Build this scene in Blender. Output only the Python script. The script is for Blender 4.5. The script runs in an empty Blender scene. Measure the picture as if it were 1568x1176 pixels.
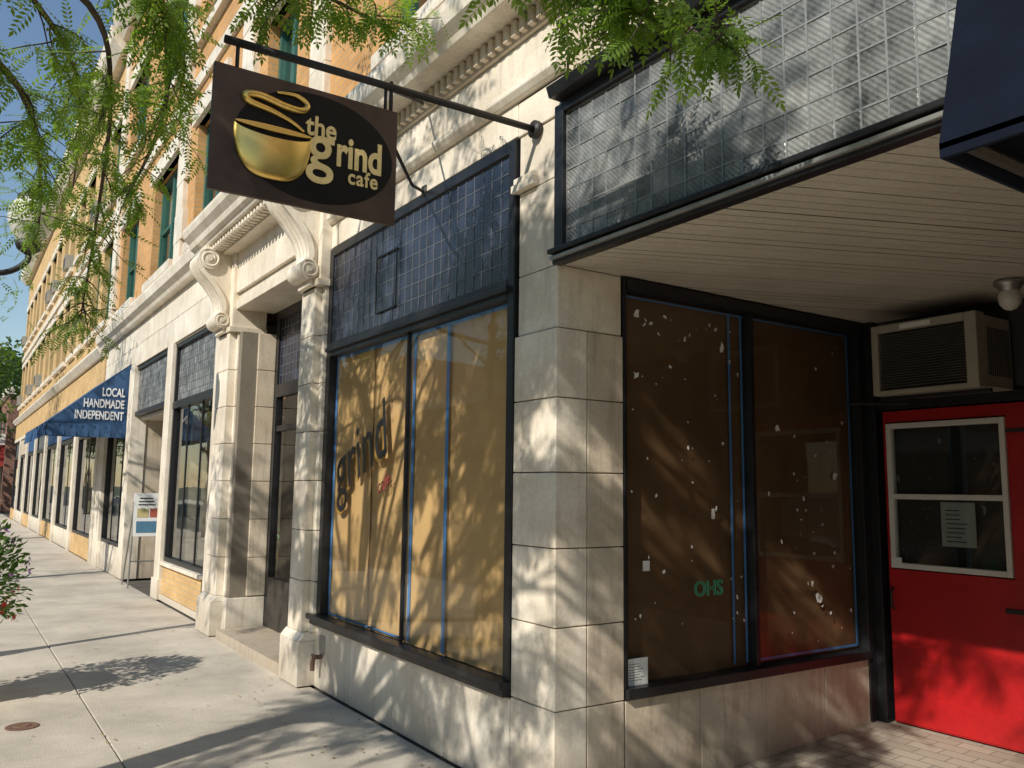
import bpy, math, random, bmesh
import numpy as np
from mathutils import Vector, Matrix
random.seed(7); rng=np.random.default_rng(7)
scene=bpy.context.scene
COL=scene.collection

# ---------------------------------------------------------------- materials
def newmat(name):
    m=bpy.data.materials.new(name); m.use_nodes=True
    return m,m.node_tree,m.node_tree.nodes,m.node_tree.links,m.node_tree.nodes['Principled BSDF']
def mat(name,c,rough=.6,metal=0.,var=.12,scale=6.,bump=.0,bscale=60.,fine=.06,spec=.5):
    m,nt,N,L,P=newmat(name)
    tc=N.new('ShaderNodeTexCoord')
    n1=N.new('ShaderNodeTexNoise'); n1.inputs['Scale'].default_value=scale; n1.inputs['Detail'].default_value=5; n1.inputs['Roughness'].default_value=.65
    n2=N.new('ShaderNodeTexNoise'); n2.inputs['Scale'].default_value=bscale; n2.inputs['Detail'].default_value=2
    L.new(tc.outputs['Object'],n1.inputs['Vector']); L.new(tc.outputs['Object'],n2.inputs['Vector'])
    r=N.new('ShaderNodeValToRGB'); e=r.color_ramp.elements
    e[0].position=.3; e[1].position=.7
    e[0].color=[max(0,x*(1-var)) for x in c]+[1]; e[1].color=[min(1,x*(1+var)) for x in c]+[1]
    L.new(n1.outputs['Fac'],r.inputs['Fac'])
    mr=N.new('ShaderNodeMapRange'); mr.inputs[1].default_value=.3; mr.inputs[2].default_value=.7; mr.inputs[3].default_value=1-fine; mr.inputs[4].default_value=1+fine
    L.new(n2.outputs['Fac'],mr.inputs[0])
    mx=N.new('ShaderNodeVectorMath'); mx.operation='SCALE'
    L.new(r.outputs['Color'],mx.inputs[0]); L.new(mr.outputs[0],mx.inputs['Scale'])
    L.new(mx.outputs[0],P.inputs['Base Color'])
    P.inputs['Roughness'].default_value=rough; P.inputs['Metallic'].default_value=metal
    P.inputs['Specular IOR Level'].default_value=spec
    if bump>0:
        b=N.new('ShaderNodeBump'); b.inputs['Strength'].default_value=bump; b.inputs['Distance'].default_value=.01
        L.new(n2.outputs['Fac'],b.inputs['Height']); L.new(b.outputs[0],P.inputs['Normal'])
    return m
def stone(name,c,dirt=.35):
    m,nt,N,L,P=newmat(name)
    tc=N.new('ShaderNodeTexCoord')
    def noise(s,d=5,v=None):
        n=N.new('ShaderNodeTexNoise'); n.inputs['Scale'].default_value=s; n.inputs['Detail'].default_value=d; n.inputs['Roughness'].default_value=.65
        L.new(v or tc.outputs['Object'],n.inputs['Vector']); return n
    a=noise(2.2,6); b=noise(45,3); geo=N.new('ShaderNodeNewGeometry')
    mp=N.new('ShaderNodeMapping'); mp.inputs['Scale'].default_value=(9,9,1.1); L.new(tc.outputs['Object'],mp.inputs[0])
    st=noise(1.6,5,mp.outputs[0])
    r=N.new('ShaderNodeValToRGB'); e=r.color_ramp.elements
    e[0].position=.32;e[1].position=.68
    e[0].color=[c[0]*.76,c[1]*.72,c[2]*.66,1]; e[1].color=[c[0]*1.06,c[1]*1.06,c[2]*1.06,1]
    L.new(a.outputs['Fac'],r.inputs['Fac'])
    sr=N.new('ShaderNodeMapRange'); sr.inputs[1].default_value=.5; sr.inputs[2].default_value=.75; sr.inputs[3].default_value=0; sr.inputs[4].default_value=dirt
    L.new(st.outputs['Fac'],sr.inputs[0])
    m1=N.new('ShaderNodeMix'); m1.data_type='RGBA'; m1.inputs['B'].default_value=(c[0]*.45,c[1]*.4,c[2]*.36,1)
    L.new(sr.outputs[0],m1.inputs['Factor']); L.new(r.outputs[0],m1.inputs['A'])
    sx=N.new('ShaderNodeSeparateXYZ'); L.new(tc.outputs['Object'],sx.inputs[0])
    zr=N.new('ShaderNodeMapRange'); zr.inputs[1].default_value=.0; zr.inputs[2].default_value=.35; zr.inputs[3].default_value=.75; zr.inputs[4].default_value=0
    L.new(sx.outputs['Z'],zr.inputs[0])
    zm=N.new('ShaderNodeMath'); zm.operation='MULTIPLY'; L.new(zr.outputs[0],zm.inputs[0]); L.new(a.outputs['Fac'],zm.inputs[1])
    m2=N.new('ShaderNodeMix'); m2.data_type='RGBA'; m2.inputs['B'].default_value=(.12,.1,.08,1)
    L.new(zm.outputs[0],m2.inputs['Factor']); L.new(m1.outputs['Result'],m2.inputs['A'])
    mr=N.new('ShaderNodeMapRange'); mr.inputs[1].default_value=.3; mr.inputs[2].default_value=.7; mr.inputs[3].default_value=.92; mr.inputs[4].default_value=1.06
    L.new(b.outputs['Fac'],mr.inputs[0])
    ir=N.new('ShaderNodeMapRange'); ir.inputs[3].default_value=.91; ir.inputs[4].default_value=1.05; L.new(geo.outputs['Random Per Island'],ir.inputs[0])
    im=N.new('ShaderNodeMath'); im.operation='MULTIPLY'; L.new(ir.outputs[0],im.inputs[0]); L.new(mr.outputs[0],im.inputs[1])
    sc=N.new('ShaderNodeVectorMath'); sc.operation='SCALE'; L.new(m2.outputs['Result'],sc.inputs[0]); L.new(im.outputs[0],sc.inputs['Scale'])
    L.new(sc.outputs[0],P.inputs['Base Color']); P.inputs['Roughness'].default_value=.5
    bp=N.new('ShaderNodeBump'); bp.inputs['Strength'].default_value=.25; bp.inputs['Distance'].default_value=.006
    L.new(b.outputs['Fac'],bp.inputs['Height']); L.new(bp.outputs[0],P.inputs['Normal'])
    return m
def brick(name,c1,c2,mortar,flat=False,bw=.21,rh=.07,ms=.006):
    m,nt,N,L,P=newmat(name)
    tc=N.new('ShaderNodeTexCoord'); sx=N.new('ShaderNodeSeparateXYZ'); L.new(tc.outputs['Object'],sx.inputs[0])
    bt=N.new('ShaderNodeTexBrick')
    if flat: L.new(tc.outputs['Object'],bt.inputs['Vector'])
    else:
        ad=N.new('ShaderNodeMath'); ad.operation='ADD'; L.new(sx.outputs['X'],ad.inputs[0]); L.new(sx.outputs['Y'],ad.inputs[1])
        cb=N.new('ShaderNodeCombineXYZ'); L.new(ad.outputs[0],cb.inputs['X']); L.new(sx.outputs['Z'],cb.inputs['Y']); L.new(cb.outputs[0],bt.inputs['Vector'])
    bt.inputs['Color1'].default_value=(*c1,1); bt.inputs['Color2'].default_value=(*c2,1); bt.inputs['Mortar'].default_value=(*mortar,1)
    bt.inputs['Scale'].default_value=1; bt.inputs['Brick Width'].default_value=bw; bt.inputs['Row Height'].default_value=rh; bt.inputs['Mortar Size'].default_value=ms
    n=N.new('ShaderNodeTexNoise'); n.inputs['Scale'].default_value=1.5; n.inputs['Detail'].default_value=6; L.new(tc.outputs['Object'],n.inputs['Vector'])
    mr=N.new('ShaderNodeMapRange'); mr.inputs[1].default_value=.3; mr.inputs[2].default_value=.7; mr.inputs[3].default_value=.8; mr.inputs[4].default_value=1.12
    L.new(n.outputs['Fac'],mr.inputs[0])
    sc=N.new('ShaderNodeVectorMath'); sc.operation='SCALE'; L.new(bt.outputs['Color'],sc.inputs[0]); L.new(mr.outputs[0],sc.inputs['Scale'])
    L.new(sc.outputs[0],P.inputs['Base Color']); P.inputs['Roughness'].default_value=.8
    b=N.new('ShaderNodeBump'); b.inputs['Strength'].default_value=.5; b.inputs['Distance'].default_value=.01; b.invert=True
    L.new(bt.outputs['Fac'],b.inputs['Height']); L.new(b.outputs[0],P.inputs['Normal'])
    return m
def glass(name,tint=(.89,.88,.85),f0=.05,wave=.02):
    m,nt,N,L,P=newmat(name); N.remove(P); out=N['Material Output']
    t=N.new('ShaderNodeBsdfTransparent'); t.inputs[0].default_value=(*tint,1)
    g=N.new('ShaderNodeBsdfGlossy'); g.inputs['Roughness'].default_value=.02; g.inputs[0].default_value=(.95,.95,.95,1)
    geo=N.new('ShaderNodeNewGeometry'); d=N.new('ShaderNodeVectorMath'); d.operation='DOT_PRODUCT'; L.new(geo.outputs['Normal'],d.inputs[0]); L.new(geo.outputs['Incoming'],d.inputs[1])
    def M(op,a,b=None):
        q=N.new('ShaderNodeMath'); q.operation=op
        for i,v in enumerate((a,b)):
            if v is None: continue
            if isinstance(v,(int,float)): q.inputs[i].default_value=v
            else: L.new(v,q.inputs[i])
        return q.outputs[0]
    a=M('ABSOLUTE',d.outputs['Value']); s=M('SUBTRACT',1,a); pw=M('POWER',s,5); k=M('MULTIPLY',pw,1-f0); f=M('ADD',k,f0)
    tc=N.new('ShaderNodeTexCoord'); n=N.new('ShaderNodeTexNoise'); n.inputs['Scale'].default_value=1.3; L.new(tc.outputs['Object'],n.inputs['Vector'])
    b=N.new('ShaderNodeBump'); b.inputs['Strength'].default_value=wave; b.inputs['Distance'].default_value=.1; L.new(n.outputs['Fac'],b.inputs['Height']); L.new(b.outputs[0],g.inputs['Normal'])
    mx=N.new('ShaderNodeMixShader'); L.new(f,mx.inputs[0]); L.new(t.outputs[0],mx.inputs[1]); L.new(g.outputs[0],mx.inputs[2]); L.new(mx.outputs[0],out.inputs[0])
    return m
def tileglass(name,dark,light,rough,ribs=.5,lo=.6,hi=1.3):
    m,nt,N,L,P=newmat(name)
    tc=N.new('ShaderNodeTexCoord'); geo=N.new('ShaderNodeNewGeometry')
    r=N.new('ShaderNodeValToRGB'); e=r.color_ramp.elements; e[0].color=(*dark,1); e[1].color=(*light,1)
    L.new(geo.outputs['Random Per Island'],r.inputs['Fac'])
    n=N.new('ShaderNodeTexNoise'); n.inputs['Scale'].default_value=4; n.inputs['Detail'].default_value=8; n.inputs['Roughness'].default_value=.7; L.new(tc.outputs['Object'],n.inputs['Vector'])
    mr=N.new('ShaderNodeMapRange'); mr.inputs[1].default_value=.35; mr.inputs[2].default_value=.68; mr.inputs[3].default_value=lo; mr.inputs[4].default_value=hi
    L.new(n.outputs['Fac'],mr.inputs[0])
    sc=N.new('ShaderNodeVectorMath'); sc.operation='SCALE'; L.new(r.outputs[0],sc.inputs[0]); L.new(mr.outputs[0],sc.inputs['Scale']); L.new(sc.outputs[0],P.inputs['Base Color'])
    P.inputs['Roughness'].default_value=rough; P.inputs['Specular IOR Level'].default_value=.8
    w=N.new('ShaderNodeTexWave'); w.wave_type='BANDS'; w.bands_direction='DIAGONAL'; w.inputs['Scale'].default_value=24; w.inputs['Distortion'].default_value=.3
    L.new(tc.outputs['Object'],w.inputs['Vector'])
    b=N.new('ShaderNodeBump'); b.inputs['Strength'].default_value=ribs; b.inputs['Distance'].default_value=.003
    L.new(w.outputs['Fac'],b.inputs['Height'])
    n2=N.new('ShaderNodeTexNoise'); n2.inputs['Scale'].default_value=40; L.new(tc.outputs['Object'],n2.inputs['Vector'])
    b2=N.new('ShaderNodeBump'); b2.inputs['Strength'].default_value=.3; b2.inputs['Distance'].default_value=.006; L.new(n2.outputs['Fac'],b2.inputs['Height']); L.new(b.outputs[0],b2.inputs['Normal'])
    L.new(b2.outputs[0],P.inputs['Normal'])
    return m
def leafmat(name,c):
    m,nt,N,L,P=newmat(name); out=N['Material Output']
    geo=N.new('ShaderNodeNewGeometry'); r=N.new('ShaderNodeValToRGB'); e=r.color_ramp.elements
    e[0].color=(c[0]*.6,c[1]*.65,c[2]*.6,1); e[1].color=(c[0]*1.5,c[1]*1.35,c[2]*1.3,1)
    L.new(geo.outputs['Random Per Island'],r.inputs['Fac']); L.new(r.outputs[0],P.inputs['Base Color']); P.inputs['Roughness'].default_value=.45
    t=N.new('ShaderNodeBsdfTranslucent'); t.inputs[0].default_value=(c[0]*3.4,c[1]*2.9,c[2]*1.2,1)
    mx=N.new('ShaderNodeMixShader'); mx.inputs[0].default_value=.45; L.new(P.outputs[0],mx.inputs[1]); L.new(t.outputs[0],mx.inputs[2]); L.new(mx.outputs[0],out.inputs[0])
    return m
def spots(m,sc,th,col,amt=.6):
    nt=m.node_tree; N=nt.nodes; L=nt.links; P=N['Principled BSDF']; src=P.inputs['Base Color'].links[0].from_socket
    tc=N.new('ShaderNodeTexCoord'); v=N.new('ShaderNodeTexVoronoi'); v.inputs['Scale'].default_value=sc; L.new(tc.outputs['Object'],v.inputs['Vector'])
    a=N.new('ShaderNodeMapRange'); a.inputs[1].default_value=th; a.inputs[2].default_value=th*.6; a.inputs[3].default_value=0; a.inputs[4].default_value=amt; L.new(v.outputs['Distance'],a.inputs[0])
    sp=N.new('ShaderNodeSeparateColor'); L.new(v.outputs['Color'],sp.inputs[0])
    g=N.new('ShaderNodeMath'); g.operation='GREATER_THAN'; g.inputs[1].default_value=.55; L.new(sp.outputs[0],g.inputs[0])
    k=N.new('ShaderNodeMath'); k.operation='MULTIPLY'; L.new(a.outputs[0],k.inputs[0]); L.new(g.outputs[0],k.inputs[1])
    mx=N.new('ShaderNodeMix'); mx.data_type='RGBA'; mx.inputs['B'].default_value=(*col,1); L.new(k.outputs[0],mx.inputs['Factor']); L.new(src,mx.inputs['A']); L.new(mx.outputs['Result'],P.inputs['Base Color'])
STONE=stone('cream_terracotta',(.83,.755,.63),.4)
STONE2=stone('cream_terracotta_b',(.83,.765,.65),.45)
STONEG=stone('grey_shaded_terracotta',(.66,.57,.45),.6)  # cream stone with shade in its colour on returns; plain grey stone elsewhere
MORTAR=mat('mortar',(.2,.17,.13),.9)
BLACK=mat('black_frame_paint',(.014,.014,.016),.38,var=.3,bump=.1)
IRON=mat('dark_iron',(.03,.028,.027),.5,.3,bump=.3)
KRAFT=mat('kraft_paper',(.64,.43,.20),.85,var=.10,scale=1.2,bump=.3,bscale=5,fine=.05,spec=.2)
KRAFT_SHADED=mat('kraft_paper_shaded',(.145,.085,.043),.85,var=.2,scale=1.4,bump=.3,bscale=6,fine=.06,spec=.2)  # same paper as KRAFT, with the recess shade put into its colour
TAPE=mat('blue_tape',(.08,.26,.62),.6,var=.1)
PAPER=mat('white_paper',(.75,.75,.72),.8,var=.04)
GLASS=glass('window_glass'); GLASSD=glass('store_glass',(.62,.68,.66),.15,.03)
LEAD=mat('lead_came',(.30,.31,.31),.45,.4)
LEADD=mat('lead_came_dark',(.20,.21,.23),.4,.5)
TILE_D=tileglass('prism_glass_dark',(.008,.009,.017),(.022,.026,.045),.12,.5,.5,2.4)
TILE_L=tileglass('prism_glass_sunlit',(.15,.155,.15),(.29,.295,.28),.22,.6,.3,1.5)  # same prism glass, with sunlight and sky reflection put into its colour
BRICKO=brick('orange_brick',(.62,.33,.12),(.52,.27,.09),(.40,.30,.18))
BRICKT=brick('tan_brick',(.64,.42,.18),(.56,.35,.14),(.46,.37,.24))
BRICKR=brick('red_brick',(.26,.1,.06),(.2,.08,.05),(.3,.26,.22))
PAVER=brick('clay_paver',(.42,.36,.29),(.34,.29,.23),(.22,.19,.16),True,.2,.1,.005)
GREEN=mat('green_window_paint',(.03,.11,.085),.45,var=.12)
CONC=mat('concrete',(.49,.44,.365),.85,var=.24,scale=1.3,bump=.35,bscale=110,fine=.12)
spots(CONC,2.6,.075,(.14,.12,.10),.55); spots(CONC,9,.12,(.2,.18,.15),.4)
CONCJ=mat('joint_dirt',(.09,.08,.065),.95)
ASPH=mat('asphalt',(.05,.05,.052),.9,var=.2,bump=.5,bscale=150)
YELLOW=mat('road_paint',(.7,.5,.08),.7)
KERB=mat('kerb_concrete',(.38,.36,.32),.85,bump=.3)
GRASS=mat('earth',(.08,.085,.04),.95,var=.3)
RED=mat('red_door_paint',(.42,.010,.012),.4,var=.14,scale=3,bump=.12,bscale=30)
WHITE=mat('white_paint',(.72,.70,.65),.5,var=.06,bump=.08)
CEILM=mat('painted_ceiling',(.58,.53,.44),.5,var=.10,scale=2)
CEILG=mat('ceiling_groove',(.40,.36,.30),.8)
ACW=mat('ac_housing',(.36,.33,.27),.5,var=.1)
ACD=mat('ac_dark',(.05,.05,.048),.6)
ACG=mat('ac_grille',(.14,.132,.115),.5)
SIGNB=mat('sign_bronze',(.070,.044,.034),.38,.25,var=.5,scale=2.2,fine=.02)
SIGNK=mat('sign_black',(.004,.0036,.0036),.42,spec=.25)
GOLD=mat('gold_paint',(.80,.57,.18),.26,.8,var=.12,scale=9,fine=.02)
GOLDT=mat('gold_letter',(.90,.70,.32),.4,.1,var=.08)
NAVY=mat('navy_canvas',(.006,.009,.018),.9,var=.2,bump=.2,bscale=300,spec=.1)
BLUEC=mat('blue_canvas',(.03,.085,.19),.8,var=.15,bump=.2,bscale=300)
LETTER=mat('white_letter',(.75,.76,.78),.6)
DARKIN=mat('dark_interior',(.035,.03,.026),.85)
WOODF=mat('wood_floor',(.12,.07,.04),.6)
KICK=mat('door_kick',(.045,.038,.03),.6)
BARK=mat('bark',(.085,.065,.05),.9,var=.35,scale=12,bump=.8,bscale=40)
LEAF=leafmat('locust_leaf',(.10,.185,.03)); LEAF2=leafmat('distant_leaf',(.05,.095,.022)); LEAF3=leafmat('petunia_leaf',(.045,.10,.025))
DRYLEAF=mat('fallen_leaf',(.30,.22,.07),.8,var=.3)
FLOWR=mat('red_flower',(.5,.02,.03),.6); FLOWP=mat('purple_flower',(.3,.12,.5),.6)
GLOBE=mat('lamp_globe',(.62,.60,.54),.3,var=.05)
RUST=mat('rusty_iron',(.16,.09,.06),.8,var=.3,bump=.4)
OCHRE=mat('ochre_letter',(.30,.17,.035),.4)
GREENM=mat('green_marker',(.03,.5,.28),.6)
POTM=mat('planter_concrete',(.3,.27,.23),.85,bump=.3)
REDAWN=mat('red_canvas',(.32,.04,.04),.8)
ITEM=[mat('item_%d'%i,c,.6) for i,c in enumerate([(.4,.1,.06),(.5,.42,.2),(.08,.2,.3),(.5,.48,.44),(.1,.25,.1),(.3,.16,.07)])]
METAL=mat('galvanised',(.4,.4,.38),.4,.7)

# ---------------------------------------------------------------- mesh helpers
def empty(name):
    o=bpy.data.objects.new(name,None); COL.objects.link(o); o.empty_display_size=.2; return o
class MB:
    def __init__(s): s.v=[];s.f=[];s.m=[];s.mats=[]
    def mi(s,m):
        if m not in s.mats: s.mats.append(m)
        return s.mats.index(m)
    def box(s,x0,x1,y0,y1,z0,z1,m):
        if x0>x1:x0,x1=x1,x0
        if y0>y1:y0,y1=y1,y0
        if z0>z1:z0,z1=z1,z0
        b=len(s.v); s.v+=[(x0,y0,z0),(x1,y0,z0),(x1,y1,z0),(x0,y1,z0),(x0,y0,z1),(x1,y0,z1),(x1,y1,z1),(x0,y1,z1)]
        k=s.mi(m)
        for q in ((0,3,2,1),(4,5,6,7),(0,1,5,4),(1,2,6,5),(2,3,7,6),(3,0,4,7)): s.f.append([b+i for i in q]); s.m.append(k)
    def paney(s,x0,x1,y,z0,z1,m): s.poly([(x0,y,z0),(x1,y,z0),(x1,y,z1),(x0,y,z1)],m)
    def panex(s,x,y0,y1,z0,z1,m): s.poly([(x,y0,z0),(x,y1,z0),(x,y1,z1),(x,y0,z1)],m)
    def poly(s,pts,m):
        b=len(s.v); s.v+=list(pts); s.f.append(list(range(b,b+len(pts)))); s.m.append(s.mi(m))
    def extr(s,prof,a0,a1,m,axis='x'):
        def P(a,q): return (a,q[0],q[1]) if axis=='x' else ((q[0],a,q[1]) if axis=='y' else (q[0],q[1],a))
        n=len(prof); b=len(s.v); s.v+=[P(a0,q) for q in prof]+[P(a1,q) for q in prof]; k=s.mi(m)
        for i in range(n):
            j=(i+1)%n; s.f.append([b+i,b+j,b+n+j,b+n+i]); s.m.append(k)
        s.f.append([b+i for i in range(n)][::-1]); s.m.append(k); s.f.append([b+n+i for i in range(n)]); s.m.append(k)
    def tube(s,pts,rad,m,n=8,cap=True):
        pts=[Vector(p) for p in pts]; k=s.mi(m); b=len(s.v)
        if not hasattr(rad,'__len__'): rad=[rad]*len(pts)
        up=Vector((0,0,1)); prev=None
        for i,p in enumerate(pts):
            d=(pts[min(i+1,len(pts)-1)]-pts[max(i-1,0)]).normalized()
            if prev is None:
                a=d.cross(up if abs(d.z)<.9 else Vector((1,0,0))).normalized()
            else:
                a=(prev-d*prev.dot(d)).normalized()
            prev=a; c=d.cross(a)
            for j in range(n):
                t=2*math.pi*j/n; q=p+(a*math.cos(t)+c*math.sin(t))*rad[i]; s.v.append(tuple(q))
        for i in range(len(pts)-1):
            for j in range(n):
                j2=(j+1)%n; s.f.append([b+i*n+j,b+i*n+j2,b+(i+1)*n+j2,b+(i+1)*n+j]); s.m.append(k)
        if cap:
            s.f.append([b+j for j in range(n)][::-1]); s.m.append(k); e=b+(len(pts)-1)*n; s.f.append([e+j for j in range(n)]); s.m.append(k)
    def lathe(s,c,prof,m,n=24):
        b=len(s.v); k=s.mi(m)
        for r,z in prof:
            for j in range(n):
                t=2*math.pi*j/n; s.v.append((c[0]+r*math.cos(t),c[1]+r*math.sin(t),c[2]+z))
        for i in range(len(prof)-1):
            for j in range(n):
                j2=(j+1)%n; s.f.append([b+i*n+j,b+i*n+j2,b+(i+1)*n+j2,b+(i+1)*n+j]); s.m.append(k)
    def obj(s,name,parent=None,bevel=0,smooth=False):
        me=bpy.data.meshes.new(name); me.from_pydata(s.v,[],s.f)
        for m in s.mats: me.materials.append(m)
        me.polygons.foreach_set('material_index',s.m)
        if smooth: me.polygons.foreach_set('use_smooth',[True]*len(s.f))
        me.update()
        o=bpy.data.objects.new(name,me); COL.objects.link(o)
        if parent: o.parent=parent
        if bevel>0:
            bv=o.modifiers.new('b','BEVEL'); bv.width=bevel; bv.segments=2; bv.limit_method='ANGLE'; bv.angle_limit=math.radians(40)
        return o
def blocks(mb,axis,a0,a1,z0,z1,face,depth,na,nz,m,gap=.005,stag=False,mats=None):
    h=(z1-z0)/nz
    for r in range(nz):
        w=(a1-a0)/na; offs=[a0+i*w for i in range(na+1)]
        if stag and r%2 and na>1: offs=[a0]+[a0+(i+.5)*w for i in range(na)]+[a1]
        for i in range(len(offs)-1):
            g=gap/2; p=random.uniform(0,.0025); mm=m if not mats else random.choice(mats)
            if axis=='x': mb.box(offs[i]+g,offs[i+1]-g,face-p,face+depth,z0+r*h+g,z0+(r+1)*h-g,mm)
            else: mb.box(face+p,face-depth,offs[i]+g,offs[i+1]-g,z0+r*h+g,z0+(r+1)*h-g,mm)
def tiles(mb,x0,x1,z0,z1,y,nx,nz,m,mc,tilt=.012,came=.006):
    w=(x1-x0)/nx; h=(z1-z0)/nz; k=mb.mi(m)
    for i in range(nx):
        for j in range(nz):
            cx=x0+(i+.5)*w; cz=z0+(j+.5)*h; tx=random.gauss(0,tilt); tz=random.gauss(0,tilt)
            b=len(mb.v); hw=w/2-came*.3; hh=h/2-came*.3
            for f_,yo in ((1,0),(.93,-.0012)):
                for (a,c) in ((-1,-1),(1,-1),(1,1),(-1,1)):
                    mb.v.append((cx+a*hw*f_,y+yo+a*hw*tx+c*hh*tz,cz+c*hh*f_))
            mb.f.append([b+4,b+5,b+6,b+7]); mb.m.append(k)
            for q in range(4):
                mb.f.append([b+q,b+(q+1)%4,b+4+(q+1)%4,b+4+q]); mb.m.append(k)
    for i in range(nx+1): mb.box(x0+i*w-came/2,x0+i*w+came/2,y-.0045,y+.012,z0,z1,mc)
    for j in range(nz+1): mb.box(x0,x1,y-.004,y+.011,z0+j*h-came/2,z0+j*h+came/2,mc)
def text(body,loc,size,m,parent=None,rot=(math.pi/2,0,0),align='LEFT',ext=.002,off=0,shear=0,name='lettering',spacing=1.,bevel=0,sx=1,outline=False):
    c=bpy.data.curves.new(name,'FONT'); c.body=body; c.size=size; c.extrude=ext; c.offset=off; c.shear=shear; c.align_x=align; c.space_character=spacing; c.bevel_depth=bevel
    if outline: c.fill_mode='NONE'
    c.materials.append(m); o=bpy.data.objects.new(name,c); COL.objects.link(o); o.location=loc; o.rotation_euler=rot; o.scale=(sx,1,1)
    if parent: o.parent=parent
    return o
def wall_open(mb,x0,x1,z0,z1,y0,y1,xs,zs,m):
    cur=x0
    for a,b in sorted(xs):
        mb.box(cur,a,y0,y1,z0,z1,m)
        cz=z0
        for c,d in zs:
            mb.box(a,b,y0,y1,cz,c,m); cz=d
        mb.box(a,b,y0,y1,cz,z1,m); cur=b
    mb.box(cur,x1,y0,y1,z0,z1,m)
def green_window(mb,gl,a,b,c,d,y,ac=False,n=2):
    f=.07
    mb.box(a,a+f,y,y+.12,c,d,GREEN); mb.box(b-f,b,y,y+.12,c,d,GREEN)
    mb.box(a+f,b-f,y,y+.12,d-f,d,GREEN); mb.box(a+f,b-f,y,y+.12,c,c+f,GREEN)
    w=(b-a)/n
    for i in range(1,n): mb.box(a+i*w-.05,a+i*w+.05,y-.003,y+.12,c+f,d-f,GREEN)
    mz=(c+d)/2
    for i in range(n):
        mb.box(a+i*w+.055,a+(i+1)*w-.055,y+.02,y+.1,mz-.025,mz+.025,GREEN)
    gl.paney(a+f,b-f,y+.06,c+f,d-f,GLASSD)
    mb.box(a,b,y+.35,y+.36,c,d,DARKIN)
    for i in range(n):
        k=random.choice([.25,.5,.6]); mb.box(a+i*w+.06,a+(i+1)*w-.06,y+.13,y+.135,d-(d-c)*k,d-.03,WHITE)
    if ac:
        mb.box(a+.15,a+.75,y-.3,y+.03,c+.08,c+.48,ACW); mb.box(a+.19,a+.71,y-.305,y-.29,c+.12,c+.44,ACD)

# ---------------------------------------------------------------- ground
g=MB(); g.box(-600,400,-400,400,-.6,-.16,GRASS); g.obj('ground')
r=MB(); r.box(-600,200,-14.6,-4.55,-.3,-.14,ASPH); 
r.obj('road'); 
r=MB()
for i in range(-60,20): r.box(i*6,i*6+3,-9.65,-9.53,-.14,-.136,YELLOW)
r.obj('road_marking')
k=MB()
for i in range(-40,6): k.box(i*3+.004,i*3+2.996,-4.7,-4.5,-.3,-.005,KERB)
for i in range(-40,6): k.box(i*3+.004,i*3+2.996,-14.8,-14.62,-.3,-.005,KERB)
k.obj('kerb',bevel=.02)
s=MB(); s.box(-120,12,-4.5,3.5,-.25,-.014,CONCJ)
ys=[-4.495,-3.1,-1.62,-.02]
for i in range(-80,8):
    for j in range(3):
        dz=random.uniform(-.002,.002)
        x0=i*1.5+.2
        s.box(x0+.004,x0+1.496,ys[j]+.004,ys[j+1]-.004,-.1,dz,CONC)
s.obj('sidewalk',bevel=.006)
s=MB(); s.box(-120,12,-19.2,-14.8,-.3,-.01,CONC); s.obj('opposite_sidewalk')

# ---------------------------------------------------------------- CAFE BUILDING
B=empty('cafe_building')
w=MB()
zz=[.02,.5,.905,1.3,1.69,2.08,2.45]
for i in range(len(zz)-1):
    g_=.003
    w.box(-3.86,-3.47+random.uniform(0,.002),0-random.uniform(0,.003),.205,zz[i]+g_,zz[i+1]-g_,STONE)
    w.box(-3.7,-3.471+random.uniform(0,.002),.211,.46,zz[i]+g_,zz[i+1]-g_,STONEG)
w.box(-3.845,-3.478,.012,.455,2.453,2.79,STONE)
w.box(-3.845,-3.478,.012,.46,2.795,3.28,STONE)
w.box(-3.88,-3.66,-.03,.2,3.285,3.33,STONE); w.box(-3.87,-3.67,-.018,.2,3.335,3.37,STONE)
w.box(-3.845,-3.478,.012,.46,3.285,3.62,STONE); w.box(-3.85,-3.42,.0,.46,3.625,3.83,STONE)
w.box(-3.6,-3.483,.015,.45,.0,3.8,MORTAR)
w.box(-3.84,-3.5,.02,.4,0,3.8,MORTAR)
blocks(w,'x',-6.72,-3.865,.0,.49,.0,.1,4,1,STONE2); w.box(-6.72,-3.87,.02,.3,0,.49,MORTAR)
PL=-7.10
zz=[.42,.83,1.24,1.65,2.06,2.47,2.88,3.3]
for i in range(len(zz)-1):
    w.box(PL,-6.78,-.10-random.uniform(0,.003),.3,zz[i]+.003,zz[i+1]-.003,STONE)
    w.box(-6.775,-6.70,-.04,.3,zz[i]+.003,zz[i+1]-.003,STONE)
w.box(PL-.04,-6.70,-.15,.3,.01,.36,STONE2); w.extr([(-.15,.362),(-.10,.42),(.3,.42),(.3,.362)],PL-.04,-6.70,STONE2)
w.box(PL+.02,-6.72,-.03,.3,.4,3.3,MORTAR)
w.box(PL-.04,-6.68,-.12,.3,3.30,3.36,STONE)
w.box(PL,-6.70,-.09,.3,3.363,4.3,STONE)
blocks(w,'x',-6.70,-3.855,3.63,3.84,.0,.3,4,1,STONE); 
w.extr([(0.01,3.84),(-.03,3.845),(-.06,3.88),(-.06,3.91),(-.02,3.935),(0.01,3.94)],-6.7,-3.40,STONE2)
blocks(w,'x',-6.70,-3.40,3.94,4.2,.005,.3,5,1,STONE)
w.box(-6.7,-3.41,.03,.3,3.6,4.5,MORTAR)
w.box(-6.7,-3.40,-.02,.3,4.203,4.33,STONEG)
x=-6.66
while x<-3.45:
    w.box(x,x+.045,-.06,.02,4.22,4.32,STONEG); x+=.085
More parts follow.
